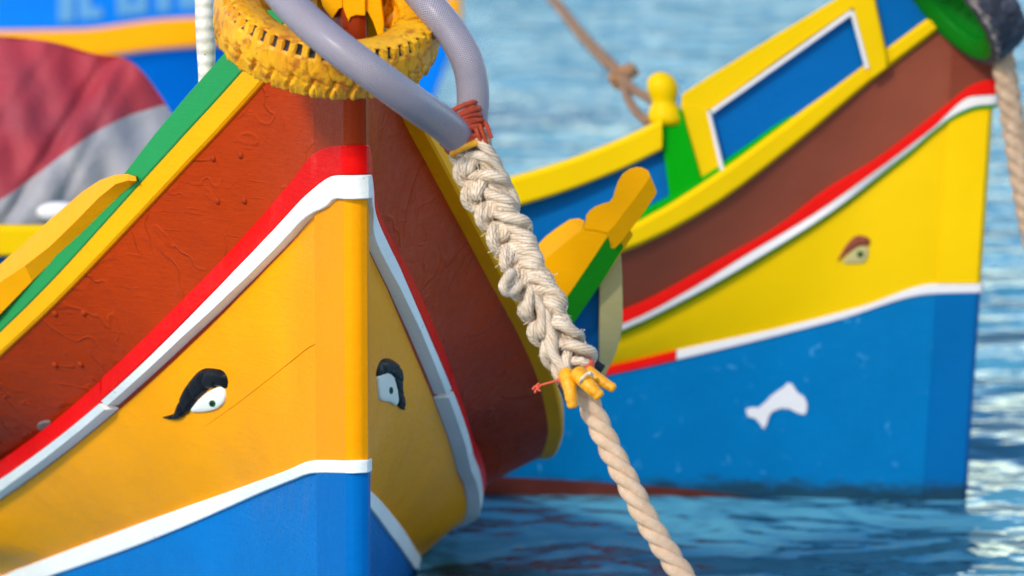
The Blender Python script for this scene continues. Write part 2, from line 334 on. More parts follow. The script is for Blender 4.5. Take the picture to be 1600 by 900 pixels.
# ---------------------------------------------------------------- hulls
class Hull:
    def __init__(s, root, nose, th, lines, hb=.02, seam=.25, rake=0., zr=1., smax=8., scale=1.):
        s.root = root; s.nose = np.array(nose); s.th = th; s.L = lines; s.hb = hb; s.seam = seam; s.rake = rake; s.zr = zr; s.smax = smax; s.k = scale
        s.a = np.array([-math.sin(th), math.cos(th)]); s.n = np.array([math.cos(th), math.sin(th)])
        s.V = []; s.F = []
    def B(s, k, sv): return itp(s.L[k][0], sv)
    def Z(s, k, sv): return itp(s.L[k][1], sv)
    def cols(s, lo, hi, n=90):
        """station list going aft from lo to hi, finer near the stem"""
        u = np.linspace(0, 1, n); return lo + (hi-lo)*u**1.7
    def P(s, side, sv, b, z):
        """boat coordinates -> world; side -1 is image left"""
        sv = np.asarray(sv, float); sh = sv + s.rake*(s.zr-np.asarray(z)/s.k)
        xy = s.nose + s.k*(sh[...,None]*s.a + (side*np.asarray(b))[...,None]*s.n)
        return np.concatenate([xy, np.asarray(z, float)[...,None]], -1)
    def run(s, which):
        """plan stations: side sign and s for left, right, stem or all"""
        nose = [(-1,.012,1),(-1,.003,.85),(-1,0.,.5),(1,0.,0.),(1,0.,.5),(1,.003,.85),(1,.012,1)]
        if which == 'left': return [(-1, v, 1) for v in s.cols(s.seam, s.smax)[::-1]]
        if which == 'right': return [(1, v, 1) for v in s.cols(s.seam, s.smax)]
        st = [v for v in np.linspace(s.seam, .02, 10)]
        if which == 'stem': return [(-1, v, 1) for v in st] + nose + [(1, v, 1) for v in st[::-1]]
        return s.run('left')[:-1] + s.run('stem') + s.run('right')[1:]
    step = .010; stemrun = False
    def plan(s, key, run):
        sv = np.array([r[1] for r in run]); sd = np.array([r[0] for r in run]); f = np.array([r[2] for r in run])
        b = np.where(f < 1, s.hb*f, s.B(key, sv)) + np.where(f == 2, s.step, np.where((f == 1) & (sv <= s.seam) & s.stemrun, s.step, 0))
        return sd, sv, b
    def line(s, key, run, off=0., dz=0.):
        sd, sv, b = s.plan(key, run); z = s.Z(key, sv)+dz
        P = s.P(sd, sv, b, z)
        if np.any(off):
            T = np.gradient(P[:, :2], axis=0); T /= np.linalg.norm(T, axis=1)[:,None]+1e-9
            Nn = np.stack([T[:,1], -T[:,0]], 1)      # outward for left->nose->right order
            P[:, :2] += Nn*np.reshape(off, (-1,1))
        return P
    def band(s, name, k0, k1, which, mat, rows=6, bulge=0., label=None):
        run = s.run(which)
        s.stemrun = which == 'stem'
        if which == 'stem': run = [(-1, s.seam+.004, 1)] + run + [(1, s.seam+.004, 1)]
        A = s.line(k0, run); Bm = s.line(k1, run); s.stemrun = False
        R_ = []
        for j in range(rows+1):
            t = j/rows; P = A*(1-t)+Bm*t
            if bulge:
                T = np.gradient(P[:, :2], axis=0); T /= np.linalg.norm(T, axis=1)[:,None]+1e-9
                w_ = np.clip((np.array([r[1] for r in run])-s.seam)/1., 0, 1)
                P[:, :2] += np.stack([T[:,1], -T[:,0]], 1)*(bulge*4*t*(1-t)*w_)[:,None]
            R_.append(P)
        G = np.array(R_); V = G.reshape(-1, 3); F = grid((rows+1, len(run)))
        o = mesh(name, V, F, mat, s.root, True, label=label, sharp=30 if which == 'stem' else None)
        n0 = len(s.V); s.V += V.tolist(); s.F += [tuple(i+n0 for i in f) for f in F]
        return o
    def strip(s, name, k0, k1, which, mat, proud=.02, label=None, dz0=0., dz1=0., rnd=.3, proud1=None, dzr=0., smin=None, smax=None, inner=0., extra=None):
        run = s.run(which)
        if smin is not None: run = [r for r in run if r[1] >= smin]
        if smax is not None: run = [r for r in run if r[1] <= smax]
        lim = smin if smin is not None else smax
        if lim is not None:       # end exactly at the joint
            if which in ('all', 'left'): run = [(-1, lim, 1)] + run if smin is None else run + [(-1, lim, 1)]
            if which in ('all', 'right'): run = run + [(1, lim, 1)] if smin is None else [(1, lim, 1)] + run
        rows = []
        A0 = s.line(k0, run, 0, dz0); B0 = s.line(k1, run, 0, dz1)
        Ap = s.line(k0, run, proud, dz0); Bp = s.line(k1, run, proud if proud1 is None else proud+(proud1-proud)*np.clip((np.array([r[1] for r in run])-s.seam)/.8, 0, 1), dz1)
        if inner: Ai = s.line(k0, run, -inner, dz0); Bi = s.line(k1, run, -inner, dz1)
        else: Ai, Bi = s.line(k0, run, -.004, dz0), s.line(k1, run, -.004, dz1)
        if dzr:
            wr = dzr*np.clip((np.array([r[1] for r in run])-s.seam)/.8, 0, 1)
            Bp[:, 2] += wr; B0[:, 2] += wr; Bi[:, 2] += wr
        r = rnd
        prof = [Ai, A0*r+Ap*(1-r) if not inner else Ap*(1-r)+A0*r, Ap*(1-r*.35)+Bp*r*.35, Ap*r*.35+Bp*(1-r*.35), Bp*(1-r)+B0*r, Bi]
        G = np.array(prof)
        V = G.reshape(-1, 3); n = len(run); F = grid((len(prof), n), True, False)
        F += [tuple(i*n for i in range(len(prof))), tuple(i*n+n-1 for i in reversed(range(len(prof))))]
        return mesh(name, V, F, mat, s.root, True, label=label, sharp=28)
    def bvh(s): return BVHTree.FromPolygons([Vector(v) for v in s.V], s.F)
def hit(bv, px, py, off=0.):
    d = ray(px, py).normalized(); p, nn, i, dd = bv.ray_cast(CAMP, d)
    if p is None: return None, None
    if nn.dot(d) > 0: nn = -nn
    return p + nn*off, nn
def relief_loft(name, bv, spine, h, mat, parent, segs=0, label=None):
    """a pillow-shaped raised moulding: spine of (px, py, halfwidth px) laid on the hull"""
    S_ = np.array(spine, float); t = np.r_[0, np.cumsum(np.hypot(*np.diff(S_[:, :2], axis=0).T))]
    u = np.linspace(0, t[-1], 56); C_ = np.stack([itp(np.c_[t, S_[:, i]], u) for i in range(3)], 1)
    T = np.gradient(C_[:, :2], axis=0); T /= np.linalg.norm(T, axis=1)[:,None]; Nn = np.stack([-T[:,1], T[:,0]], 1)
    m = 11; V = []; ok = []
    cen = hit(bv, *C_[28, :2])
    for i in range(len(u)):
        e = min(1, min(i, len(u)-1-i)/5+.12)**.5
        for j in range(m):
            q = -1+2*j/(m-1); x, y = C_[i, :2] + Nn[i]*q*max(C_[i,2], .4)
            hh = h*(1-abs(q)**2.6)**.5*e*(.45+.55*min(1, C_[i,2]/10.))
            if segs: hh *= 1-.55*max(0, 1-abs(((u[i]/t[-1]*segs + q*.3) % 1)-.5)*9)
            p, nn = hit(bv, x, y, hh)
            V.append(p if p is not None else cen[0])
    # back row so that it is a closed solid sunk into the planking
    F = grid((len(u), m)); n0 = len(V); nb = []
    for i in range(len(u)):
        for j in (0, m-1): pass
    return mesh(name, V, F, mat, parent, True, label=label)
def relief_poly(name, bv, outline, h, mat, parent, dome=True, label=None):
    """a raised plaque with rounded edge from an outline in px laid on the hull"""
    O = np.array(outline, float); c = O.mean(0)
    # resample closed smooth outline
    n = len(O); D_ = []
    for i in range(n):
        p0, p1, p2, p3 = O[i-1], O[i], O[(i+1)%n], O[(i+2)%n]
        for q in (0, .25, .5, .75):
            D_.append(.5*((2*p1)+(-p0+p2)*q+(2*p0-5*p1+4*p2-p3)*q*q+(-p0+3*p1-3*p2+p3)*q**3))
    D_ = np.array(D_); V = []; rings = [(1, -.002), (1, h*.45), (.95, h*.8), (.86, h), (.6, h*(1.15 if dome else 1)), (.3, h*(1.22 if dome else 1))]
    for sc, hh in rings:
        for q in D_:
            x, y = c+(q-c)*sc; p, nn = hit(bv, x, y, hh); V.append(p)
    p, nn = hit(bv, c[0], c[1], h*(1.25 if dome else 1)); V.append(p)
    m = len(D_); F = grid((len(rings), m), False, True) + [((len(rings)-1)*m+j, (len(rings)-1)*m+(j+1)%m, len(V)-1) for j in range(m)]
    return mesh(name, V, F, mat, parent, True, label=label)

# ---------------------------------------------------------------- front boat
TH1 = R(12); NOSE1 = (-.43755, 9.99584)
gb = [(0,.02),(.25,.07),(.5,.175),(.731,.275),(.916,.379),(1.102,.484),(1.287,.587),(1.473,.687),(1.658,.782),(1.844,.868),(2.2,1.02),(2.6,1.13),(3,1.17),(3.5,1.08),(4.2,.03)]
L1 = {
'gun': (gb, [(0,2.38),(.25,2.225),(.51,2.037),(.73,1.885),(1.0,1.668),(1.29,1.437),(1.48,1.293),(1.66,1.168),(1.86,1.043),(2.2,.81),(2.6,.57),(3,.42),(3.5,.36),(4.2,.8)]),
'br': ([(0,.02),(.25,.07),(.613,.152),(.904,.297),(1.196,.422),(1.487,.528),(1.778,.621),(2.07,.707),(2.361,.785),(3,.95),(3.5,.9),(4.2,.03)],
       [(0,1.8969),(.013,1.8939),(.1,1.8827),(.228,1.854),(.405,1.7631),(.572,1.6739),(.697,1.59),(.793,1.5102),(.892,1.4307),(1.008,1.3494),(1.131,1.2671),(1.265,1.1834),(1.411,1.0981),(1.569,1.0114),(1.74,.9233),(1.923,.8347),(2.12,.7459),(2.334,.6571),(2.532,.5754),(3,.31),(3.5,.2),(4.2,.55)]),
'rw': ([(0,.02),(.25,.07),(.432,.106),(.753,.242),(1.074,.372),(1.395,.494),(1.716,.603),(2.037,.698),(2.358,.78),(3,.93),(3.5,.88),(4.2,.03)],
       [(0,1.8141),(.06,1.8066),(.266,1.7374),(.441,1.6575),(.561,1.5805),(.665,1.5034),(.776,1.4242),(.897,1.3429),(1.021,1.2608),(1.151,1.1782),(1.286,1.0954),(1.43,1.0123),(1.584,.9289),(1.75,.8449),(1.931,.7598),(2.131,.6728),(2.353,.5834),(2.559,.4983),(3,.25),(3.5,.14),(4.2,.5)]),
'wy': ([(0,.02),(.25,.07),(.456,.1),(.796,.237),(1.136,.364),(1.476,.484),(1.817,.592),(2.157,.690),(2.497,.775),(3,.90),(3.5,.86),(4.2,.03)],
       [(0,1.7456),(.055,1.74),(.124,1.7111),(.252,1.6745),(.46,1.5842),(.591,1.5026),(.698,1.4238),(.813,1.3442),(.941,1.263),(1.076,1.1813),(1.215,1.0992),(1.36,1.0167),(1.514,.9333),(1.679,.8487),(1.856,.7628),(2.043,.6755),(2.25,.5854),(2.479,.4918),(2.681,.4041),(3,.2),(3.5,.08),(4.2,.42)]),
'lt': ([(0,.02),(.25,.07),(.7,.136),(1.104,.2),(1.479,.308),(1.854,.412),(2.23,.514),(2.605,.61),(2.981,.702),(3.4,.79),(3.75,.76),(4.2,.02)],
       [(0,1.0005),(.297,.9485),(.507,.887),(.726,.824),(.953,.7597),(1.156,.6995),(1.317,.6472),(1.475,.5947),(1.648,.5383),(1.829,.4795),(2.015,.4184),(2.21,.3547),(2.417,.2875),(2.635,.2171),(2.862,.1441),(3.099,.0689),(3.398,-.0192),(3.7,-.03),(4.2,.1)]),
}
L1['lb'] = ([(s_, b_*(.985 if s_ > .3 else 1)) for s_, b_ in L1['lt'][0]], [(0,.9636),(.298,.9102),(.482,.8585),(.675,.8019),(.872,.7428),(1.063,.6828),(1.221,.6284),(1.357,.578),(1.498,.5265),(1.651,.473),(1.808,.4188),(1.971,.3641),(2.139,.3088),(2.315,.2522),(2.5,.1937),(2.693,.1334),(2.894,.0706),(3.4,-.06),(3.7,-.08),(4.2,.05)])
L1['kl'] = ([(0,.02),(.25,.06),(1.1,.12),(2,.25),(3,.36),(3.6,.25),(4.2,.02)], [(0,-.5),(4.2,-.5)])
front = thing('fishing_boat', 'nearest wooden boat, orange yellow and brown bow with two carved eyes and red strake', 'boat', (-.45, 10.1, 0), 'painted wooden fishing boats moored side by side')
h1 = Hull(front, NOSE1, TH1, L1, smax=4.2)
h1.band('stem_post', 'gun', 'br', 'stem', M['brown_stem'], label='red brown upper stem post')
h1.band('stem_post', 'wy', 'lt', 'stem', M['ystem_shade'], label='yellow middle stem post')
h1.band('stem_post', 'lb', 'kl', 'stem', M['bstem_shade'], label='blue lower stem post')
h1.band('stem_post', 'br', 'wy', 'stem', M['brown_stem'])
h1.band('stem_post', 'lt', 'lb', 'stem', M['bstem_shade'])
for sd in ('left', 'right'):
    h1.band('bulwark_plank', 'gun', 'br', sd, M['brown'], rows=8, label='red brown bulwark with scarred thick paint')
    h1.band('topside_planking', 'br', 'wy', sd, M['brown'], rows=2)
    h1.band('topside_planking', 'wy', 'lt', sd, M['yellow'], rows=10, bulge=.012, label='orange yellow topside planking')
    h1.band('topside_planking', 'lt', 'lb', sd, M['blue'], rows=1)
    h1.band('bottom_planking', 'lb', 'kl', sd, M['blue'], rows=8, bulge=.02, label='blue bottom planking')
h1.strip('rubbing_strake', 'br', 'rw', 'all', M['red'], proud=.018, proud1=.026, label='red rubbing strake', rnd=.12, smax=1.566)
for sd in ('left', 'right'):
    h1.strip('rubbing_strake', 'br', 'rw', sd, M['red'], proud=.022, proud1=.022, label='red rubbing strake aft of the scarf joint', rnd=.12, smin=1.572, dz0=-.008, dz1=-.006)
    h1.strip('moulding', 'rw', 'wy', sd, M['white'], proud=.028, proud1=.052, dzr=.016, label='white upper moulding aft of the scarf joint', rnd=.1, smin=1.572, dz0=-.008, dz1=-.012)
h1.strip('moulding', 'rw', 'wy', 'all', M['white'], proud=.024, proud1=.046, dzr=.014, label='white upper moulding', rnd=.1, dz0=-.002, smax=1.566)
h1.strip('moulding', 'lt', 'lb', 'all', M['white'], proud=.014, label='thin white lower moulding', rnd=.2)
def midline(L, a, b_, t, key):
    sv = np.linspace(0, 4.2 if L is L1 else 8, 40)
    L[key] = ([(float(x), float(v)) for x, v in zip(sv, itp(L[a][0], sv)*(1-t)+itp(L[b_][0], sv)*t)], [(float(x), float(v)) for x, v in zip(sv, itp(L[a][1], sv)*(1-t)+itp(L[b_][1], sv)*t)])
def seam(h, a, b_, t, mat, key):
    midline(h.L, a, b_, t, key)
    bl = 4*t*(1-t)*.012
    for sd in ('left',):
        o = h.strip('plank_seam', key, key, sd, mat, proud=bl*.2+.0006, proud1=bl+.0004, dz0=.0016, dz1=-.0016, rnd=.4)
seam(h1, 'wy', 'lt', .52, M['seam'], 'p1')
bv1 = h1.bvh()
def sweep_rail(h, name, side, mat, key, s0, s1, lat0, lat1, zlo, zhi, label=None, n=70, bev=.008):
    """a rail: box section lat0..lat1 (outward from the hull line) and zlo..zhi above the line; each may be a table over s"""
    f = lambda v, sv: itp(v, sv) if isinstance(v, list) else np.full(len(sv), v)
    sv = s0+(s1-s0)*np.linspace(0, 1, n)**1.3; run = [(side, v, 1) for v in sv]
    if side < 0: run = run[::-1]; sv = sv[::-1]
    a, b, c, d = f(lat0, sv), f(lat1, sv), f(zlo, sv), f(zhi, sv); e = bev
    prof = [(a, c), (b-e, c), (b, c+e), (b, d-e), (b-e, d), (a, d)]
    G = []
    for lat, z in prof:
        P = h.line(key, run, lat); P[:, 2] += z; G.append(P)
    V = np.array(G).reshape(-1, 3); F = grid((len(prof), n), True, False)
    F += [tuple(i*n for i in range(len(prof))), tuple(i*n+n-1 for i in reversed(range(len(prof))))]
    return mesh(name, V, F, mat, h.root, True, label=label, sharp=30)
rail_h = [(.2,.1),(1.0,.095),(1.9,.072),(3,.07),(4.2,.07)]
for sd in (-1, 1):
    sweep_rail(h1, 'gunwale_rail', sd, M['yellow_rail'], 'gun', .2, 4.2, -.05, .018 if sd < 0 else .056, 0., rail_h, label='orange yellow gunwale rail')
sweep_rail(h1, 'capping', -1, M['green'], 'gun', .2, 4.1, -.05, .012, rail_h, [(.2,.225),(.8,.215),(1.0,.205),(1.2,.18),(1.9,.14),(4.2,.12)], label='green capping board')
sweep_rail(h1, 'capping', 1, M['green'], 'gun', .2, 4.1, -.05, .012, rail_h, [(.2,.125),(1.0,.118),(1.9,.09),(4.2,.09)], label='green capping board')
# deck between the rails
sv = h1.cols(.2, 4.15, 60); A = h1.P(-1, sv, h1.B('gun', sv)-.03*np.clip(sv,0,1), h1.Z('gun', sv)+.02); Bq = h1.P(1, sv, h1.B('gun', sv)-.03*np.clip(sv,0,1), h1.Z('gun', sv)+.02)
mesh('deck', np.vstack([A, Bq]), [(i, i+1, i+61, i+60) for i in range(59)], M['deck'], front)

# stem head with yellow painted cap pieces through the tyre
def P1(s_, l_, z): return Vector(NOSE1).to_3d() + Vector((h1.a[0], h1.a[1], 0))*s_ + Vector((h1.n[0], h1.n[1], 0))*l_ + Vector((0, 0, z))
def boxP(name, s0, s1, l0, l1, z0, z1, mat, parent, label=None, b=.006):
    c = [P1(s_, l_, z) for z in (z0, z1) for (s_, l_) in ((s0,l0),(s0,l1),(s1,l1),(s1,l0))]
    return bevel(mesh(name, c, [(0,1,2,3),(7,6,5,4),(0,4,5,1),(1,5,6,2),(2,6,7,3),(3,7,4,0)], mat, parent, False, label=label), b)
boxP('stem_head', .004, .26, -.030, .0215, 2.22, 2.62, M['brown_stem'], front, 'red brown stem head')
def leaf(px, D, thick, mat=M['yellow_rail']):
    f = [at(x, y, D) for x, y in px]; b_ = [p+Vector((0, thick, 0)) for p in f]
    return bevel(prism('stem_cap', f, b_, mat, front, label='yellow painted cap piece of the stem head'), .004)
leaf([(536,-40),(571,-40),(571,25),(556,24),(548,27),(545,35),(540,24),(536,12)], 9.985, .06)
leaf([(571,-40),(592,-40),(596,0),(600,35),(599,62),(594,69),(588,50),(582,33),(575,20),(571,18)], 10.0, .08)
leaf([(536,-40),(502,-40),(500,-5),(504,10),(519,30),(530,14),(536,12)], 10.0, .08)

# wings (washboard ends) left and right
def wing_left():
    t = [(-120,508,11.97),(-60,458,11.8),(0,413,11.62),(39,378,11.5),(84,338,11.36),(128,300,11.24),(155,282,11.14),(180,273,11.07),(200,272,11.02),(212,276,10.99)]
    r = [(-120,540,11.93),(-60,490,11.75),(0,441,11.56),(39,415,11.45),(78,385,11.34),(118,346,11.22),(155,308,11.12),(180,288,11.05),(199,282,11.0),(213,283,10.97)]
    l = [(-120,614,11.93),(-60,556,11.75),(0,498,11.56),(50,446,11.42),(92,403,11.31),(128,368,11.2),(165,331,11.1),(190,306,11.03),(206,293,10.99),(214,286,10.965)]
    T = [at(x, y, D-.04) for x, y, D in t]; Rr = [at(x, y, D-.06) for x, y, D in r]; Lo = [at(x, y-3-max(0, (215-x))*.02, D+.0) for x, y, D in l]
    B1 = [p+Vector((.0,.05,.02)) for p in Lo]; V = T+Rr+Lo+B1; n = len(T); F = grid((4, n), True, False)
    F += [(0, n, 2*n, 3*n), (n-1, 4*n-1, 3*n-1, 2*n-1)]
    o = mesh('washboard', V, F, M['orange_wing'], front, True, label='orange yellow carved washboard', sharp=12)
    return o
wing_left()
def wing_right():
    D0 = 12.0
    def dd(x): return 12.0-(x-840)*.0005
    low = [(800,455),(844,411),(880,382),(911,357),(930,359),(949,363),(962,350),(974,333),(930,399),(881,471),(850,515)]
    F_ = [at(x, y, dd(x)+max(0, .0002*(y-364))) for x, y in low]; Bk = [p+Vector((.034,.05,-.082)) for p in F_]
    # solid board, visible inboard face, green outer edge
    n = len(low)
    prism('washboard', F_, Bk, [M['orange_wing'], M['green_wing']], front, lambda i: 1 if i in (7, 8, 9) else 0, label='orange yellow washboard end with green outer edge')
    top = [(800,430),(837,386),(852,370),(869,357),(890,343),(904,341),(913,345),(911,357),(880,382),(844,411),(800,455)]
    zz = [.10,.10,.09,.08,.07,.055,.04,.0,.0,.0,.0]
    F2 = [at(x, y, dd(x)+d+max(0, .0002*(y-364))) for (x, y), d in zip(top, zz)]
    prism('washboard', F2, [p+Vector((.01,.06,-.03)) for p in F2], M['orange_wing'], front)
    horn = [(911,357),(914,346),(915,336),(921,328),(929,322),(940,318),(951,315),(957,308),(960,297),(965,283),(972,271),(983,263),(994,260),(1004,261),(1012,265),(1016,273),(1012,281),(1004,293),(990,313),(974,333),(962,350),(949,363),(930,359)]
    F3 = [at(x, y, dd(x)-.004) for x, y in horn]
    B3 = [p+Vector((.026,.03,-.062)) for p in F3]
    bevel(prism('horn', F3, B3, [M['orange_wing'], M['orange_wing']], front, label='rounded orange yellow horn at the washboard end'), .004, 2, 50)
    # blue panel with cream edge below the horn
    bl = [(880,470),(938,445),(938,575),(925,590),(880,585)]
    f = [at(x, y, 12.14) for x, y in bl]; prism('knee', f, [p+Vector((0,.05,0)) for p in f], M['b2p'], front, label='blue knee under the washboard end')
    cr = [(937,430),(960,395),(970,398),(972,430),(973,470),(973,505),(969,530),(962,552),(950,578),(937,606),(930,600),(936,560)]
    f = [at(x, y, 12.08) for x, y in cr]; bevel(prism('knee', f, [p+Vector((0,.07,0)) for p in f], M['cream'], front, label='cream edge of the blue knee'), .004)
wing_right()

# eyes
def eye(bv, root, brow, white, pupil, pr, h, segs=5, brow_mat=None):
    e = relief_poly('eye', bv, white, h*.6, M['white_eye'], root, label=None)
    relief_loft('brow', bv, brow, h*1.25, brow_mat or M['black'], e, segs)
    c = [(pupil[0]+pr[0]*math.cos(t), pupil[1]+pr[1]*math.sin(t)) for t in np.linspace(0, 2*math.pi, 10, endpoint=False)]
    V = [hit(bv, x, y, h*.75)[0] for x, y in c] + [hit(bv, pupil[0]+(x-pupil[0])*.7, pupil[1]+(y-pupil[1])*.7, h*.84)[0] for x, y in c] + [hit(bv, *pupil, h*.86)[0]]
    n = len(c); p = mesh('iris', V, grid((2, n), False, True)+[(n+j, n+(j+1)%n, 2*n) for j in range(n)], M['iris'], e)
    c2 = [(pupil[0]+.5*(x-pupil[0]), pupil[1]+.5*(y-pupil[1])) for x, y in c]
    V = [hit(bv, x, y, h*.87)[0] for x, y in c2] + [hit(bv, *pupil, h*.95)[0]]
    mesh('pupil', V, [(j, (j+1)%n, n) for j in range(n)], M['black'], e)
    return e
eye(bv1, front, [(255,652,.5),(275,650,5),(288,637,10.5),(298,618,13),(311,602,15.5),(325,591,16),(340,591,14.5),(350,598,7.5),(353,606,2.5)],
    [(300,642),(305,632),(317,619),(331,609),(347,603),(353,613),(352,627),(345,635),(336,640),(317,643)], (336.5,628.6), (5.2,5.4), .016)['label'] = 'carved eye with black brow on the sunlit side'
eye(bv1, front, [(589,588,2),(594,580,6),(604,571,11.5),(614,578,10.5),(619,591,8),(621,607,5.5),(624,623,6),(626,633,5),(631,640,.8)],
    [(590,585),(611,583),(616,597),(619,609),(622,620),(617,633),(607,628),(593,625),(590,612),(589,600)], (605.6,608.7), (3.4,6), .016)['label'] = 'carved eye with black brow on the shaded side'
# bolt heads
bolt = None
for (x, y) in ((333,247),(376,242),(340,314),(382,313),(86,490),(131,489),(86,570),(126,569),(500,330+10000)):
    if y > 9000: continue
    p, nn = hit(bv1, x, y)
    if p is None: continue
    if bolt is None:
        V = []; rr = .0125; 
        for ph in (0, .45, .9, 1.25):
            for t in range(10): V.append((rr*math.cos(ph)*math.cos(t*.6283), rr*math.cos(ph)*math.sin(t*.6283), .009*math.sin(ph)))
        V.append((0,0,.009)); F = grid((4, 10), False, True)+[(30+j, 30+(j+1)%10, 40) for j in range(10)]
        me = bpy.data.meshes.new('bolt_head'); me.from_pydata(V, [], F); me.materials.append(M['brown_stem'])
        me.polygons.foreach_set('use_smooth', [True]*len(F)); bolt = me
    o = bpy.data.objects.new('bolt_head', bolt); COL.objects.link(o); o.parent = front
    o.location = p - Vector(front.location); o.rotation_euler = nn.to_track_quat('Z', 'Y').to_euler()
relief_poly('repair_patch', bv1, [(60,661),(70,657),(80,658),(77,668),(66,672),(59,668)], .006, M['dirt'], front, False)

# ---------------------------------------------------------------- tyres
def tyre(name, C_, Nv, Ro, W, matY, matB, label, nl=34, nu=52, group=None, refv=(1,0,0), sidemat=None, parts=True):
    root = thing(name, label, 'tyre', C_, group)
    Nv = Vector(Nv).normalized(); X = Vector(refv) - Nv*Nv.dot(Vector(refv)); X.normalize(); Y = Nv.cross(X)
    # profile (radius, height along axis, kind) from inner bead top over the tread to the inner bead bottom
    hw = W/2; pr = []
    ri = Ro*.60
    for q in np.linspace(0, 1, 10): pr.append((ri+(Ro*.93-ri)*q, hw*(.62+.42*math.sin(q*math.pi*.62)), 0))
    for q in np.linspace(-1, 1, 34): pr.append((Ro*(1-.035*q*q), -q*hw*.98, 1))
    for q in np.linspace(0, 1, 10): pr.append((Ro*.93+(ri-Ro*.93)*q, -hw*(.62+.42*math.sin((1-q)*math.pi*.62)), 2))
    for q in np.linspace(0, 1, 6)[1:-1]: pr.append((ri+Ro*.10*math.sin(q*math.pi), -hw*.62*(1-2*q), 3))
    pr = np.array(pr); nt_, m = 680, len(pr)
    th = np.linspace(0, 2*np.pi, nt_, endpoint=False)
    r = np.repeat(pr[None,:,0], nt_, 0); z = np.repeat(pr[None,:,1], nt_, 0); k_ = pr[:,2][None]; T = th[:,None]
    zn = z/hw
    # lower shoulder: big rounded lugs; upper: bars with gaps; a zigzag groove between
    lug = np.abs(np.sin(nl*T/2+.35*np.sin(6*zn)))
    low = np.clip((-zn-.05)/.25, 0, 1); upp = np.clip((zn-.60)/.06, 0, 1)*np.clip((1.06-zn)/.1, 0, 1)
    tr = (k_ == 1)
    d = -Ro*.048*low*np.clip(1-lug*1.9, 0, 1)
    bar = np.cos(nu*T); gap = np.clip((bar+.05)/.25, 0, 1)*upp*tr
    d = d - Ro*.05*gap
    lug2 = np.abs(np.sin(nl*T/2+.9*np.sin(2.2*zn+.4)))
    d = d - Ro*.016*np.clip(1-lug2*5, 0, 1)*np.clip((.5-zn)/.2, 0, 1)*tr
    d = d - Ro*.012*np.exp(-((zn+.30-.08*np.sin(nl*T))/.05)**2)*tr
    rgh = np.random.RandomState(4).rand(40, 8); d = d + Ro*.012*(rgh[(T*40/(2*np.pi)).astype(int) % 40, np.clip(((zn+1)*3.99).astype(int), 0, 7)]-.5)*0
    d = d + Ro*.012*np.sin(nl*T*1.0+1)*np.clip(-zn, 0, 1)*tr
    sr = np.clip(1-abs(pr[:,0][None]-Ro*.84)/(Ro*.012), 0, 1)*(k_ != 1) + np.clip(1-abs(pr[:,0][None]-Ro*.70)/(Ro*.012), 0, 1)*(k_ != 1)
    z = z + np.sign(z)*W*.02*sr
    # shoulder bars run onto the sidewall
    z = z + np.where((k_ == 2), -W*.05*np.clip(1-lug*1.9, 0, 1)*np.clip((pr[:,0][None]/Ro-.80)/.1, 0, 1)*-1, 0)
    rr = r + d
    rr = rr*(1+.006*np.sin(3*T+1)+.004*np.sin(7*T))
    rs = np.random.RandomState(7); nz = np.zeros_like(rr)
    for q in range(26):
        f1, f2, p1 = rs.randint(20, 150), rs.uniform(-9, 9), rs.uniform(0, 6.28); nz += np.sin(f1*T+f2*zn+p1)*(30./(f1+30))
    rr = rr + Ro*.0014*nz*(.4+.6*(k_ == 1))*(1 if sidemat is None else .4)
    Xa, Ya, Na = np.array(X), np.array(Y), np.array(Nv)
    V = np.array(C_) + (rr*np.cos(T))[...,None]*Xa + (rr*np.sin(T))[...,None]*Ya + z[...,None]*Na
    F = np.array(grid((nt_, m), True, True))
    fi, fj = F[:,0]//m, F[:,0] % m
    isb = (gap[fi, fj] > .45) & (gap[(fi+1) % nt_, fj] > .4)
    if sidemat is not None: isb = isb | ((pr[:,2][fj] == 1) & (pr[:,1][fj] > hw*.84))
    kind = pr[:,2][fj]
    mi = np.where(isb, 1, 0)
    if sidemat is not None: mi = np.where((kind != 1), np.where(pr[:,0][fj] < Ro*.84, 2, 0), mi)
    mats = [matY, matB] + ([sidemat] if sidemat else [])
    for nm, sel, lb in (('tread', kind == 1, None), ('sidewall', kind != 1, None)):
        ff = F[sel]; used = np.unique(ff); mp = np.full(nt_*m, -1); mp[used] = np.arange(len(used))
        mesh(nm, V.reshape(-1,3)[used], mp[ff], mats, root, True, mi=mi[sel].tolist())
    return root
toC = (-ray(800, 450)).normalized(); UP = Vector((0, sP, cP)); RT = Vector((1,0,0))
e_, ro_ = R(33), R(11)
Nt = toC*math.sin(e_) + (RT*math.sin(ro_)+UP*math.cos(ro_))*math.cos(e_)
tyre('tyre', at(512, 30, 9.93), Nt, .318, .15, M['tyre_y'], M['rubber'], 'yellow painted tyre ringing the stem head of the nearest boat', 34, 52)
# ---------------------------------------------------------------- hose loop
hose = thing('chafe_hose', 'grey braided hose looped over the yellow tyre down to the rope splice', 'hose', at(720, 210, 9.75))
HL = [(380,-95,10.0),(418,-38,9.68),(462,16,9.54),(520,68,9.44),(580,113,9.42),(640,157,9.5),(690,192,9.66),(724,222,9.76)]
HR = [(600,-75,10.1),(640,-28,9.95),(674,12,9.85),(705,50,9.82),(728,90,9.8),(737,125,9.8),(739,160,9.8),(736,195,9.8),(732,222,9.8)]
tube('hose_leg', smoothpath([at(*p) for p in HL], .006), .0465, M['hose'], hose, n=40)
tube('hose_leg', smoothpath([at(*p) for p in HR], .006), .0445, M['hose'], hose, n=40)
# bight over the back of the stem head, above the frame
tube('hose_bend', smoothpath([at(380,-95,10.0), at(400,-170,10.35), at(480,-210,10.5), at(560,-170,10.35), at(600,-75,10.1)], .01), .045, M['hose'], hose, n=32)

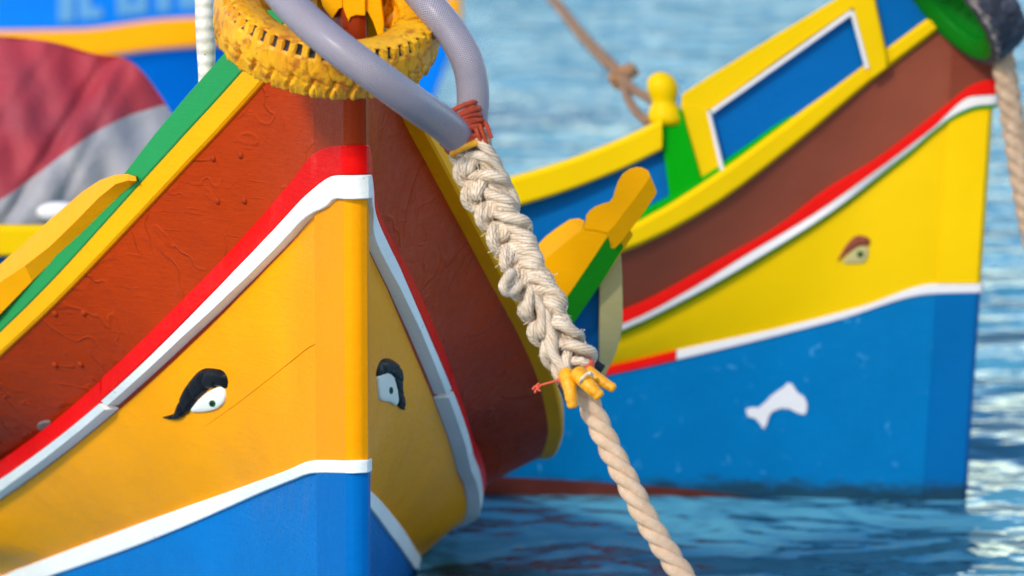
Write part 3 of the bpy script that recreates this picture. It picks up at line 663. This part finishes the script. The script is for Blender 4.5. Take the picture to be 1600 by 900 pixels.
# ---------------------------------------------------------------- mooring rope with plaited splice
mr = thing('mooring_rope', 'thick pale mooring rope, plaited at the hose end then laid down to the lower right', 'rope', at(905, 590, 9.6))
bp = smoothpath([at(*p) for p in [(728,212,9.76),(741,245,9.73),(758,292,9.70),(786,352,9.67),(815,412,9.64),(846,474,9.61),(876,530,9.59),(902,580,9.57)]], .003)
T, A, Bx = frames(bp, ref=(0,-1,0)); Lb = np.r_[0, np.cumsum(np.linalg.norm(np.diff(bp, axis=0), axis=1))]; Lt = Lb[-1]
wid = itp([(0,.034),(.15,.039),(.5,.040),(.85,.043),(.96,.038),(1,.031)], Lb/Lt)
nst = 4
for q in range(nst):
    ph = 2*math.pi*Lb/.25 + q*2*math.pi/nst
    ph = ph + .55*np.sin(Lb*19+q*1.7) + .35*np.sin(Lb*43+q*2.9)
    for sub, off in enumerate((-.0165, 0., .0165)):
        lat = wid*np.sin(ph)*1.0; dep = wid*.5*np.sin(2*ph)
        lat = lat*(1+.16*np.sin(Lb*37+q)); base = bp + Bx*lat[:,None] + A*dep[:,None]
        t2, a2, b2_ = frames(base)
        P_ = base + b2_*off*np.cos(ph*1.3)[:,None] + a2*off*np.sin(ph*1.3)[:,None]
        rad = np.minimum(.0165-.002*((q+sub) % 2), wid*.45)*(1+.10*np.sin(ph*2.3+q)+.06*np.sin(Lb*90+q))
        tube('plaited_strand', P_[::2], rad[::2], M['rope'], mr, n=36, ridges=9, depth=.34, twist=34*(1 if q % 2 else -1))
# fray: short loose fibres standing off the plait
fv, ff = [], []; rf = random.Random(11)
for q in range(150):
    i0 = rf.randrange(10, len(bp)-10); a0 = rf.uniform(0, 2*math.pi); out_ = Bx[i0]*math.cos(a0)+A[i0]*math.sin(a0)*.7
    p0 = bp[i0] + out_*wid[i0]*1.25; d0 = out_*rf.uniform(.2,.9) + T[i0]*rf.uniform(-1,1); d0 /= np.linalg.norm(d0); ln = rf.uniform(.012,.03)
    pp = [p0, p0+d0*ln*.5+T[i0]*.002, p0+d0*ln+np.array([0,0,-rf.uniform(0,.008)])]
    V_, F_, _u = tube_data(smoothpath(pp, .004)[:8], .0009, n=4, cap=False); F_ = [tuple(k_+len(fv) for k_ in f_) for f_ in F_]; fv += V_.tolist(); ff += F_
o = mesh('loose_fibres', fv, ff, M['rope'], mr); o['kind'] = 'stuff'
# loose loop of one strand on the left of the splice
tube('strand_loop', smoothpath([at(*p) for p in [(800,425,9.60),(792,435,9.57),(786,447,9.55),(792,457,9.56),(806,452,9.58),(815,440,9.61)]], .004), .0135, M['rope'], mr, n=20, ridges=6, depth=.2, twist=60)
lp = smoothpath([at(*p) for p in [(896,575,9.60),(912,613,9.58),(934,660,9.55),(957,708,9.52),(986,764,9.48),(1014,818,9.45),(1045,867,9.42),(1082,922,9.38),(1122,978,9.33),(1165,1040,9.28),(1225,1130,9.2),(1320,1290,9.1)]], .004)
T, A, Bx = frames(lp); Ll = np.r_[0, np.cumsum(np.linalg.norm(np.diff(lp, axis=0), axis=1))]
for q in range(3):
    ph = -2*math.pi*Ll/.175 + q*2*math.pi/3
    P_ = lp + .0158*(np.cos(ph)[:,None]*A + np.sin(ph)[:,None]*Bx)
    tube('laid_strand', P_, .0182, M['rope_laid'], mr, n=24, ridges=16, depth=.09, twist=-30)
# orange yellow tape collar and taped tails
def ring_wrap(name, c, axis, r0, turns, pitch, rad, mat, parent, squash=1., wob=0., twist=0, ridges=6, n=160, ph0=0., tilt=None):
    axis = Vector(axis).normalized(); X = axis.orthogonal().normalized() if tilt is None else (Vector(tilt)-axis*axis.dot(Vector(tilt))).normalized(); Y = axis.cross(X)
    u = np.linspace(0, turns, n); P_ = []
    for v in u:
        a = 2*math.pi*v+ph0; rr = r0*(1+wob*math.sin(a*1.7+v*2.3))
        P_.append(Vector(c) + X*rr*math.cos(a) + Y*rr*squash*math.sin(a) + axis*(pitch*(v-turns/2)+wob*.02*math.sin(a*.6)))
    return tube(name, np.array([tuple(p) for p in P_]), rad, mat, parent, n=12, ridges=ridges, depth=.25, twist=120)
ax1 = (at(758,292,9.7)-at(728,212,9.76))
axn = ax1.normalized()
cT = at(722, 207, 9.755)
axw = (at(748,262,9.7)-at(706,150,9.76))
lash = thing('twine_lashing', 'rust red twine lashing binding the two hose legs to the rope splice', 'twine', cT)
rnd = random.Random(5)
for i in range(10):
    v = -.050+.0098*i; c = cT + axw.normalized()*v
    tl = Vector((rnd.uniform(-.12,.12), rnd.uniform(-.1,.1), rnd.uniform(-.25,.1)+.18))
    ring_wrap('twine_turn', c, axw.normalized()+tl, .070-.0016*i, 1.15, .008, .0078, M['twine'], lash, squash=.8, wob=.05, ph0=rnd.uniform(0,6), tilt=(1,0,0), n=90)
ring_wrap('twine_turn', at(754,212,9.73), Vector((.95,.1,.2)), .033, 2.4, .016, .0066, M['twine'], lash, squash=.7, wob=.06, n=140)
ring_wrap('tape_collar', at(733,231,9.735), axw.normalized(), .047, 1.0, 0, .0105, M['tape'], mr, squash=.8, ridges=0, n=60, tilt=(1,0,0))
for pts, r0 in (([(884,583,9.53),(890,605,9.49),(895,638,9.48)], .021), ([(903,583,9.50),(918,600,9.46),(939,621,9.45)], .0225), ([(918,580,9.52),(936,593,9.50),(961,608,9.49)], .0175)):
    P_ = smoothpath([at(*p) for p in pts], .004); uu = np.linspace(0, 1, len(P_)); rr = (1.02-.34*uu**1.5+.02*np.sin(uu*19+r0*900)+.02*np.sin(uu*43))*r0; rr[-1] *= .72; rr[-2] *= .95
    tube('taped_tail', P_, rr, M['tape'], mr, n=20, label='yellow taped rope tail')
ring_wrap('thread_turn', at(916,592,9.455), at(939,621,9.45)-at(903,583,9.5), .021, 1.2, .004, .003, M['whitetape'], mr, ridges=0, n=50)
tl2 = thing('twine_lashing', 'coral pink twine tied round the foot of the plaited splice above the taped tails', 'twine', at(905,585,9.57))
for i in range(3):
    ring_wrap('twine_turn', at(899+i*3, 580+i*5, 9.555), Vector((.5+.1*i,.1,-.85)), .052-.002*i, 1.1, .006, .0055, M['twine_pink'], tl2, squash=.85, wob=.04, n=70, tilt=(1,0,0), ph0=i)
tube('twine_end', smoothpath([at(*p) for p in [(876,592,9.54),(862,597,9.55),(848,601,9.56),(838,606,9.57)]], .004), .003, M['twine_pink'], tl2, n=8)
for q in ([(842,603,9.56),(836,604,9.555),(832,609,9.55)], [(842,604,9.56),(837,609,9.555),(836,614,9.55)], [(846,601,9.56),(840,608,9.55),(845,611,9.55)], [(842,599,9.56),(838,604,9.55),(843,606,9.55)]):
    tube('twine_end', smoothpath([at(*p) for p in q], .003), .0034, M['twine_pink'], tl2, n=8)
bk = thing('rope_end', 'short black rope end poking out behind the plaited splice', 'rope', at(925,566,9.7))
tube('stub', smoothpath([at(*p) for p in [(885,556,9.7),(905,556,9.69),(922,566,9.68),(940,579,9.67)]], .004), .0175, M['rubber'], bk, n=20, ridges=8, depth=.1, twist=40)
tube('stub', smoothpath([at(*p) for p in [(878,600,9.68),(884,612,9.67),(890,627,9.66)]], .004), .013, M['rubber'], bk, n=16)

# white taped line left of the tyre
wl = thing('hanging_line', 'white tape wrapped line hanging upright just left of the yellow tyre', 'rope', at(322,112,10.75))
P_ = smoothpath([at(*p) for p in [(318,-60,10.75),(319,0,10.75),(320,40,10.75),(322,80,10.75),(322,125,10.75),(318,150,10.75)]], .004)
tube('line', P_, itp([(0,.026),(.6,.029),(.8,.0255),(1,.02)], np.linspace(0,1,len(P_))), M['whitetape'], wl, n=24)

# ---------------------------------------------------------------- second boat
second = thing('fishing_boat', 'lemon yellow and blue boat at right with a small white dolphin on its bow', 'boat', (1.95, 14.9, 0), 'painted wooden fishing boats moored side by side')
tail = [(5.5,1.05),(7,.55),(8,.03)]
gb2 = [(0,.02),(.17,.06),(.4,.13),(.73,.275),(1.1,.484),(1.47,.687),(1.84,.868),(2.2,1.0),(2.6,1.07),(3,1.12),(4,1.18)]+tail
mb2 = [(0,.02),(.17,.06),(.6,.16),(.9,.297),(1.2,.42),(1.5,.528),(2.07,.705),(3,.98),(4,1.1),(5.5,.98),(7,.5),(8,.03)]
yb2 = [(0,.02),(.17,.06),(.46,.1),(.8,.237),(1.14,.367),(1.48,.487),(2.16,.696),(3,.93),(4,1.07),(5.5,.95),(7,.47),(8,.03)]
lb2 = [(0,.02),(.17,.06),(.6,.15),(1.1,.30),(1.48,.42),(1.85,.53),(2.6,.72),(3.4,.88),(4,.95),(5.5,.8),(7,.3),(8,.02)]
wb2 = [(0,.02),(.17,.05),(1.0,.2),(2,.45),(3,.68),(4,.85),(5.5,.7),(7,.25),(8,.02)]
L2 = {
'gun': (gb2, [(0,2.15),(.211,1.952),(.469,1.739),(.783,1.451),(1.088,1.202),(1.359,1.053),(1.8,.92),(2.4,.8),(3,.74),(4,.7),(6,.8),(8,1.5)]),
'br': (mb2, [(0,1.73),(.06,1.715),(.101,1.695),(.185,1.621),(.455,1.395),(.641,1.272),(.829,1.115),(1.009,1.005),(1.388,.788),(2,.6),(3,.5),(4,.46),(6,.55),(8,1.1)]),
'rw': (mb2, [(0,1.665),(.086,1.658),(.235,1.525),(.452,1.347),(.668,1.183),(.932,1.01),(1.141,.87),(1.36,.745),(2,.53),(3,.44),(4,.4),(6,.5),(8,1.05)]),
'wy': (yb2, [(0,1.61),(.05,1.607),(.127,1.580),(.345,1.394),(.582,1.195),(.827,1.02),(1.144,.821),(1.413,.68),(2,.48),(3,.39),(4,.35),(6,.45),(8,1.0)]),
'lt': (lb2, [(0,.88),(.179,.878),(.473,.781),(.793,.692),(1.113,.620),(1.494,.529),(2.2,.39),(3,.3),(4,.26),(6,.3),(8,.7)]),
'lb': (lb2, [(0,.842),(.186,.836),(.577,.720),(1.111,.580),(1.493,.492),(2.2,.355),(3,.265),(4,.225),(6,.265),(8,.66)]),
'bt': (wb2, [(0,-.07),(.7,-.05),(1.2,.0),(2,.05),(3,.07),(8,.07)]),
'kl': ([(s_, b_*.5) for s_, b_ in wb2], [(0,-.6),(8,-.6)]),
}
h2 = Hull(second, (1.9486, 14.7207), R(75), L2, seam=.17, rake=.05)
h2.band('stem_post', 'gun', 'br', 'stem', M['br2stem_shade'], label='brown upper stem post')
h2.band('stem_post', 'wy', 'lt', 'stem', M['y2stem_shade'], label='lemon yellow middle stem post')
h2.band('stem_post', 'lb', 'bt', 'stem', M['b2stem_shade'], label='blue lower stem post')
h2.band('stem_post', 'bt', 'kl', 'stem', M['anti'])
h2.band('stem_post', 'br', 'wy', 'stem', M['br2stem_shade'])
h2.band('stem_post', 'lt', 'lb', 'stem', M['b2stem_shade'])
for sd in ('left', 'right'):
    h2.band('bulwark_plank', 'gun', 'br', sd, M['br2'], rows=6, label='dull brown bulwark')
    h2.band('topside_planking', 'br', 'wy', sd, M['y2'], rows=2)
    h2.band('topside_planking', 'wy', 'lt', sd, M['y2'], rows=8, bulge=.01, label='lemon yellow topside planking')
    h2.band('topside_planking', 'lt', 'lb', sd, M['b2'], rows=1)
    h2.band('bottom_planking', 'lb', 'bt', sd, M['b2'], rows=8, bulge=.01, label='weathered blue bottom planking')
    h2.band('bottom_planking', 'bt', 'kl', sd, M['anti'], rows=3, label='rust red bottom planking at the waterline')
h2.strip('rubbing_strake', 'br', 'rw', 'all', M['r2'], proud=.02, label='scarlet rubbing strake')
h2.strip('moulding', 'rw', 'wy', 'all', M['w2'], proud=.022, proud1=.045, dzr=.006, label='white upper moulding', dz0=-.002, dz1=.012)
h2.strip('moulding', 'wy', 'wy', 'all', M['g2'], proud=.02, label='thin green line under the white moulding', dz0=.008, dz1=-.001)
h2.strip('moulding', 'lt', 'lb', 'all', M['w2'], proud=.012, label='white lower moulding', smax=1.2)
for sd in ('left', 'right'): h2.strip('moulding', 'lt', 'lb', sd, M['r2'], proud=.013, label='scarlet aft end of the lower moulding', smin=1.203)
for sd in (-1, 1):
    sweep_rail(h2, 'gunwale_rail', sd, M['y2'], 'gun', .15, 8, -.05, .035, 0., [(.15,.07),(.5,.1),(1.0,.125),(1.4,.1),(8,.1)], label='lemon yellow gunwale rail', bev=.02)
    sweep_rail(h2, 'capping', sd, M['g2'], 'gun', .3, 8, -.05, .01, 0., [(.3,.09),(.5,.12),(1.0,.145),(1.4,.125),(8,.12)], label='green edge above the gunwale rail')
sv = h2.cols(.1, 7.9, 60); A = h2.P(-1, sv, h2.B('gun', sv)*.95, h2.Z('gun', sv)+.02); Bq = h2.P(1, sv, h2.B('gun', sv)*.95, h2.Z('gun', sv)+.02)
mesh('deck', np.vstack([A, Bq]), [(i, i+1, i+61, i+60) for i in range(59)], M['deck'], second)
bv2 = h2.bvh()
eye(bv2, second, [(1309,408,.8),(1319,395,4),(1330,384,7),(1343,376,8.5),(1353,377,7),(1357,384,3)],
    [(1317,410),(1326,397),(1340,386),(1356,386),(1356,400),(1350,410),(1334,412)], (1344,397), (5.5,5.5), .014, brow_mat=M['br2']); e2_ = [c_ for c_ in second.children if c_.name.startswith('eye')][0]; e2_.data.materials[0] = M['cream']; e2_['label'] = 'small carved eye with dark brow'
dol = [(1165,639),(1175,636),(1185,637),(1197,627),(1204,619),(1216,610),(1224,605),(1231,598),(1238,600),(1242,607),(1247,614),(1256,619),(1261,630),(1260,642),(1257,647),(1247,645),(1233,638),(1220,637),(1207,642),(1201,650),(1198,661),(1193,670),(1187,661),(1180,653),(1168,650)]
f = [hit(bv2, x, y, .008)[0] for x, y in dol]; b_ = [hit(bv2, x, y, -.004)[0] for x, y in dol]
prism('dolphin_emblem', f, b_, M['w2'], second, label='small white leaping dolphin fixed to the blue planking')
# washboards of the second boat
def slab(name, px, D, thick, mat, label=None, bv=.006, parent=None):
    f = [at(x, y, D(x) if callable(D) else D) for x, y in px]; b_ = [p+Vector((.26*thick,.97*thick,0)) for p in f]
    return bevel(prism(name, f, b_, mat, parent or second, label=label), bv)
Dw = lambda x: 14.66 - (1480-x)*.0003
Dp = lambda x: Dw(x)+.03
slab('washboard', [(1355,-60),(1378,80),(1384,100),(1460,36),(1480,-10),(1470,-60)], Dp, .04, M['b2p'], 'deep blue washboard forward of the frame')
wb_ = slab('washboard', [(1100,172),(1345,0),(1368,112),(1120,290)], Dp, .04, M['b2p'], 'deep blue washboard inside the yellow frame')
slab('frame_rail', [(1064,148),(1110,118),(1200,62),(1300,2),(1342,-22),(1362,-22),(1362,0),(1330,14),(1220,91),(1110,172),(1066,190)], Dw, .05, M['y2'], 'lemon yellow top rail of the washboard frame')
slab('frame_stile', [(1062,160),(1104,168),(1130,270),(1134,290),(1100,310)], lambda x: Dw(x)-.004, .055, M['y2'], 'lemon yellow stile of the washboard frame')
slab('frame_stile', [(1330,-22),(1362,-22),(1385,88),(1386,105),(1360,124),(1352,100),(1334,18)], lambda x: Dw(x)-.004, .055, M['y2'], 'lemon yellow stile of the washboard frame')
for q in ([(1104,172),(1110,178),(1133,272),(1127,274)], [(1110,172),(1112,178),(1332,22),(1330,15)], [(1328,17),(1334,18),(1358,106),(1352,108)]):
    slab('frame_edge', q, lambda x: Dw(x)-.012, .02, M['w2'], 'thin white inner edge of the frame', bv=.001)
post = slab('post', [(1030,186),(1064,170),(1100,295),(1104,318),(1050,345)], lambda x: Dw(x)-.02, .08, M['g2'], 'green post')
# turned head of the post
pc = at(1035,136,14.56); V = []
prof = [(.066,-.15),(.072,-.125),(.070,-.10),(.058,-.08),(.050,-.065),(.050,-.05),(.058,-.03),(.064,0),(.057,.032),(.036,.052),(.012,.062)]
for r_, z_ in prof:
    for t in range(24): V.append(pc+Vector((r_*math.cos(t*math.pi/12)-z_*.12, r_*math.sin(t*math.pi/12), z_)))
F = grid((len(prof), 24), False, True)+[tuple(range(23,-1,-1)), tuple((len(prof)-1)*24+i for i in range(24))]
mesh('post_head', V, F, M['y2'], second, label='round lemon yellow head of the green post')
tp = smoothpath([at(*p) for p in [(1034,210,14.5),(970,241,14.5),(880,276,14.48),(790,303,14.46),(650,340,14.44),(450,365,14.42),(200,375,14.42),(0,376,14.42),(-200,374,14.42)]], .03)
T, A, Bx = frames(tp, ref=(0,-1,0)); pr_ = [(-.028,-.058),(.018,-.062),(.03,-.05),(.032,.045),(.02,.062),(-.028,.064)]
V = np.array([tp + A*a_ + Vector((0,0,1)).to_tuple()*np.array([b_]*3) for a_, b_ in pr_]).reshape(-1, 3); n_ = len(tp)
mesh('top_rail', V, grid((len(pr_), n_), True, False)+[tuple(i*n_ for i in range(len(pr_))), tuple(i*n_+n_-1 for i in range(len(pr_)))], M['y2'], second, True, label='broad lemon yellow top rail', sharp=35)
lowp = [(1060,190),(1060,345),(983,405),(900,440),(800,470),(600,500),(300,520),(-100,520),(-100,380),(200,380),(450,370),(650,345),(790,308),(880,282),(970,246),(1030,214)]
slab('washboard', lowp, 14.54, .04, M['b2p'], 'long deep blue washboard under the round rail')
# cloth cover over the second boat's aft part
cov = thing('cloth_cover', 'faded red and grey cloth cover bunched up behind the orange yellow washboard at far left', 'cover', at(80, 350, 15.3))
top_e = [(-260,70),(-120,55),(0,57),(60,62),(100,70),(150,84),(185,88),(205,97),(225,115),(245,142),(262,168),(285,215),(300,280)]
bd = [(-260,400),(-120,360),(0,312),(50,278),(100,240),(150,206),(200,181),(262,160),(300,130)]
def cover_part(name, lab, mat, lo, hi, back=False):
    nu, nv = 70, 26; V = []
    for i in range(nu):
        x = -255+555*i/(nu-1); yt = float(itp(top_e, x)); yb = 372
        ybd = min(max(float(itp(bd, x)), yt+.5), yb); y0, y1 = (yt, ybd) if lo == 0 else (ybd, yb)
        for j in range(nv):
            y = y0+(y1-y0)*j/(nv-1); q = (y-yt)/(yb-yt+1e-6); qx = min(1, (300-x)/260)
            fold = .05*math.exp(-(((x-165)+(y-95)*.62)/11)**2) + .02*math.exp(-(((x-205)+(y-95)*.5)/9)**2) + .02*math.exp(-(((x-70)+(y-95)*.7)/10)**2) + .02*math.sin((x+.62*y)/24) + .012*math.sin((x-.3*y)/11)
            bul = .42*math.sin(min(1, q*1.1)*math.pi/2)*math.sqrt(max(0, qx))
            D = 15.5 - bul + fold if not back else 15.5 + bul*.8
            V.append(at(x, y, D))
    return mesh(name, V, grid((nu, nv)), mat, cov, True, label=lab)
cover_part('cloth_panel', 'faded red cloth panel', M['red_cloth'], 0, 1)
cover_part('cloth_panel', 'grey cloth panel', M['grey_cloth'], 1, 2)
cover_part('cloth_panel', 'red cloth on the far side', M['red_cloth'], 0, 1, True)
cover_part('cloth_panel', 'grey cloth on the far side', M['grey_cloth'], 1, 2, True)
# white float lying in front of the cover
fl = at(92, 335, 14.9); V = []
for i in range(9):
    a = math.pi*i/8
    for t in range(16): V.append(fl+Vector((.095*math.cos(a), .05*math.sin(a)*math.cos(t*math.pi/8), .045*math.sin(a)*math.sin(t*math.pi/8)+.01)))
o = mesh('float', V, grid((9, 16), False, True), M['w2']); o['label'] = 'small white float lying against the grey part of the cloth cover'; o['category'] = 'float'

# tyre on the stem head of the second boat
mj = (RT*.65 - UP*.75).normalized(); mn = (-RT*.75 - UP*.65).normalized()
Nb = toC*math.sin(R(10)) + mn*math.cos(R(10))
t2 = tyre('tyre', at(1502, -6, 14.45), Nb, .30, .17, M['tyre_b'], M['dirt'], 'black tyre with green painted side on the stem head of the lemon yellow boat', 22, 22, sidemat=M['g3'], refv=tuple(mj))
r2 = thing('mooring_rope', 'thick grey beige rope hanging from the black tyre at the right edge', 'rope', at(1572, 80, 14.5))
P0 = smoothpath([at(*p) for p in [(1562,60,14.5),(1570,110,14.48),(1578,160,14.46),(1588,225,14.42),(1602,310,14.36),(1625,420,14.3),(1660,600,14.2),(1700,770,14.1),(1722,850,14.0)]], .01)
T, A, Bx = frames(P0); Ll = np.r_[0, np.cumsum(np.linalg.norm(np.diff(P0, axis=0), axis=1))]
for q in range(3):
    ph = -2*math.pi*Ll/.19 + q*2*math.pi/3
    tube('laid_strand', P0+.024*(np.cos(ph)[:,None]*A+np.sin(ph)[:,None]*Bx), .027, M['rope_far'], r2, n=14, ridges=8, depth=.1, twist=-20)
# brown rope tied behind the post head
r3 = thing('mooring_rope', 'blurred brown rope with a knot running down to the round yellow post head', 'rope', at(975, 120, 15.2))
for pts, rd in (([(778,-95,30.6),(822,-45,26.),(865,0,22.5),(905,50,20.),(940,88,18.2),(972,118,16.8)], .032), ([(972,118,16.8),(990,140,16.2),(1012,152,15.6),(1034,168,14.75)], .021), ([(972,118,16.8),(978,145,16.2),(992,172,15.5),(1012,190,14.75)], .021)):
    tube('rope_run', smoothpath([at(*p) for p in pts], .02), rd, M['rope_brown'], r3, n=12, ridges=3, depth=.25, twist=60)
ring_wrap('rope_knot', at(974,118,16.78), Vector((.5,.2,-.7)), .045, 2.6, .02, .02, M['rope_brown'], r3, wob=.2, ridges=3)

# ---------------------------------------------------------------- third boat, far behind
third = thing('fishing_boat', 'far blue boat with orange rail and white lettering, blurred behind the red cloth cover', 'boat', at(700, 190, 32.2), 'painted wooden fishing boats moored side by side')
third.location.z = 0
e3 = at(752, 60, 31.)
g3z = [(0,1.0),(.3,.95),(1,.90),(2.3,.83),(3,.74),(4,.72),(5.5,.76),(7,.85),(8,1.1)]
L3 = {'gun': (gb2, g3z), 'kl': ([(s_, b_*.5) for s_, b_ in wb2], [(0,-.6),(8,-.6)]), 'bt': (wb2, [(0,0.02),(8,.02)]),
      'top': (gb2, [(s_, z_+.95) for s_, z_ in g3z])}
h3 = Hull(third, (e3.x, e3.y), R(78), L3, seam=.17, rake=.36, zr=1.5, scale=1.)
for wh in ('left', 'stem', 'right'):
    nm = 'stem_post' if wh == 'stem' else 'topside_planking'
    h3.band(nm, 'gun', 'bt', wh, M['b3'], rows=6, label=None if wh == 'stem' else 'bright blue topside planking')
    h3.band(nm if wh == 'stem' else 'bottom_planking', 'bt', 'kl', wh, M['anti'], rows=2)
    if wh != 'stem': h3.band('washboard', 'top', 'gun', wh, M['b3'], rows=3, label='bright blue washboard carrying white letters')
for sd in (-1, 1):
    sweep_rail(h3, 'gunwale_rail', sd, M['o3'], 'gun', .02, 8, -.05, .06, -.03, .22, label='wide orange gunwale rail', bev=.02)
sv = h3.cols(.1, 7.9, 60); A = h3.P(-1, sv, h3.B('gun', sv)*.95, h3.Z('gun', sv)); Bq = h3.P(1, sv, h3.B('gun', sv)*.95, h3.Z('gun', sv))
mesh('deck', np.vstack([A, Bq]), [(i, i+1, i+61, i+60) for i in range(59)], M['deck'], third)
bv3 = h3.bvh()
for q in ([(92,34),(116,32),(116,-40),(92,-40)], [(124,30),(160,27),(160,12),(142,12),(142,-40),(124,-40)], [(184,24),(230,20),(232,-40),(214,-40),(212,4),(202,4),(202,-40),(182,-40)], [(245,18),(267,16),(267,-40),(245,-40)], [(280,14),(305,12),(330,10),(330,-40),(280,-40)]):
    f = [hit(bv3, x, y, .02)[0] for x, y in q]; b_ = [hit(bv3, x, y, 0)[0] for x, y in q]
    if all(p is not None for p in f+b_): prism('painted_letter', f, b_, M['w3'], third, label='blurred foot of a white painted letter')
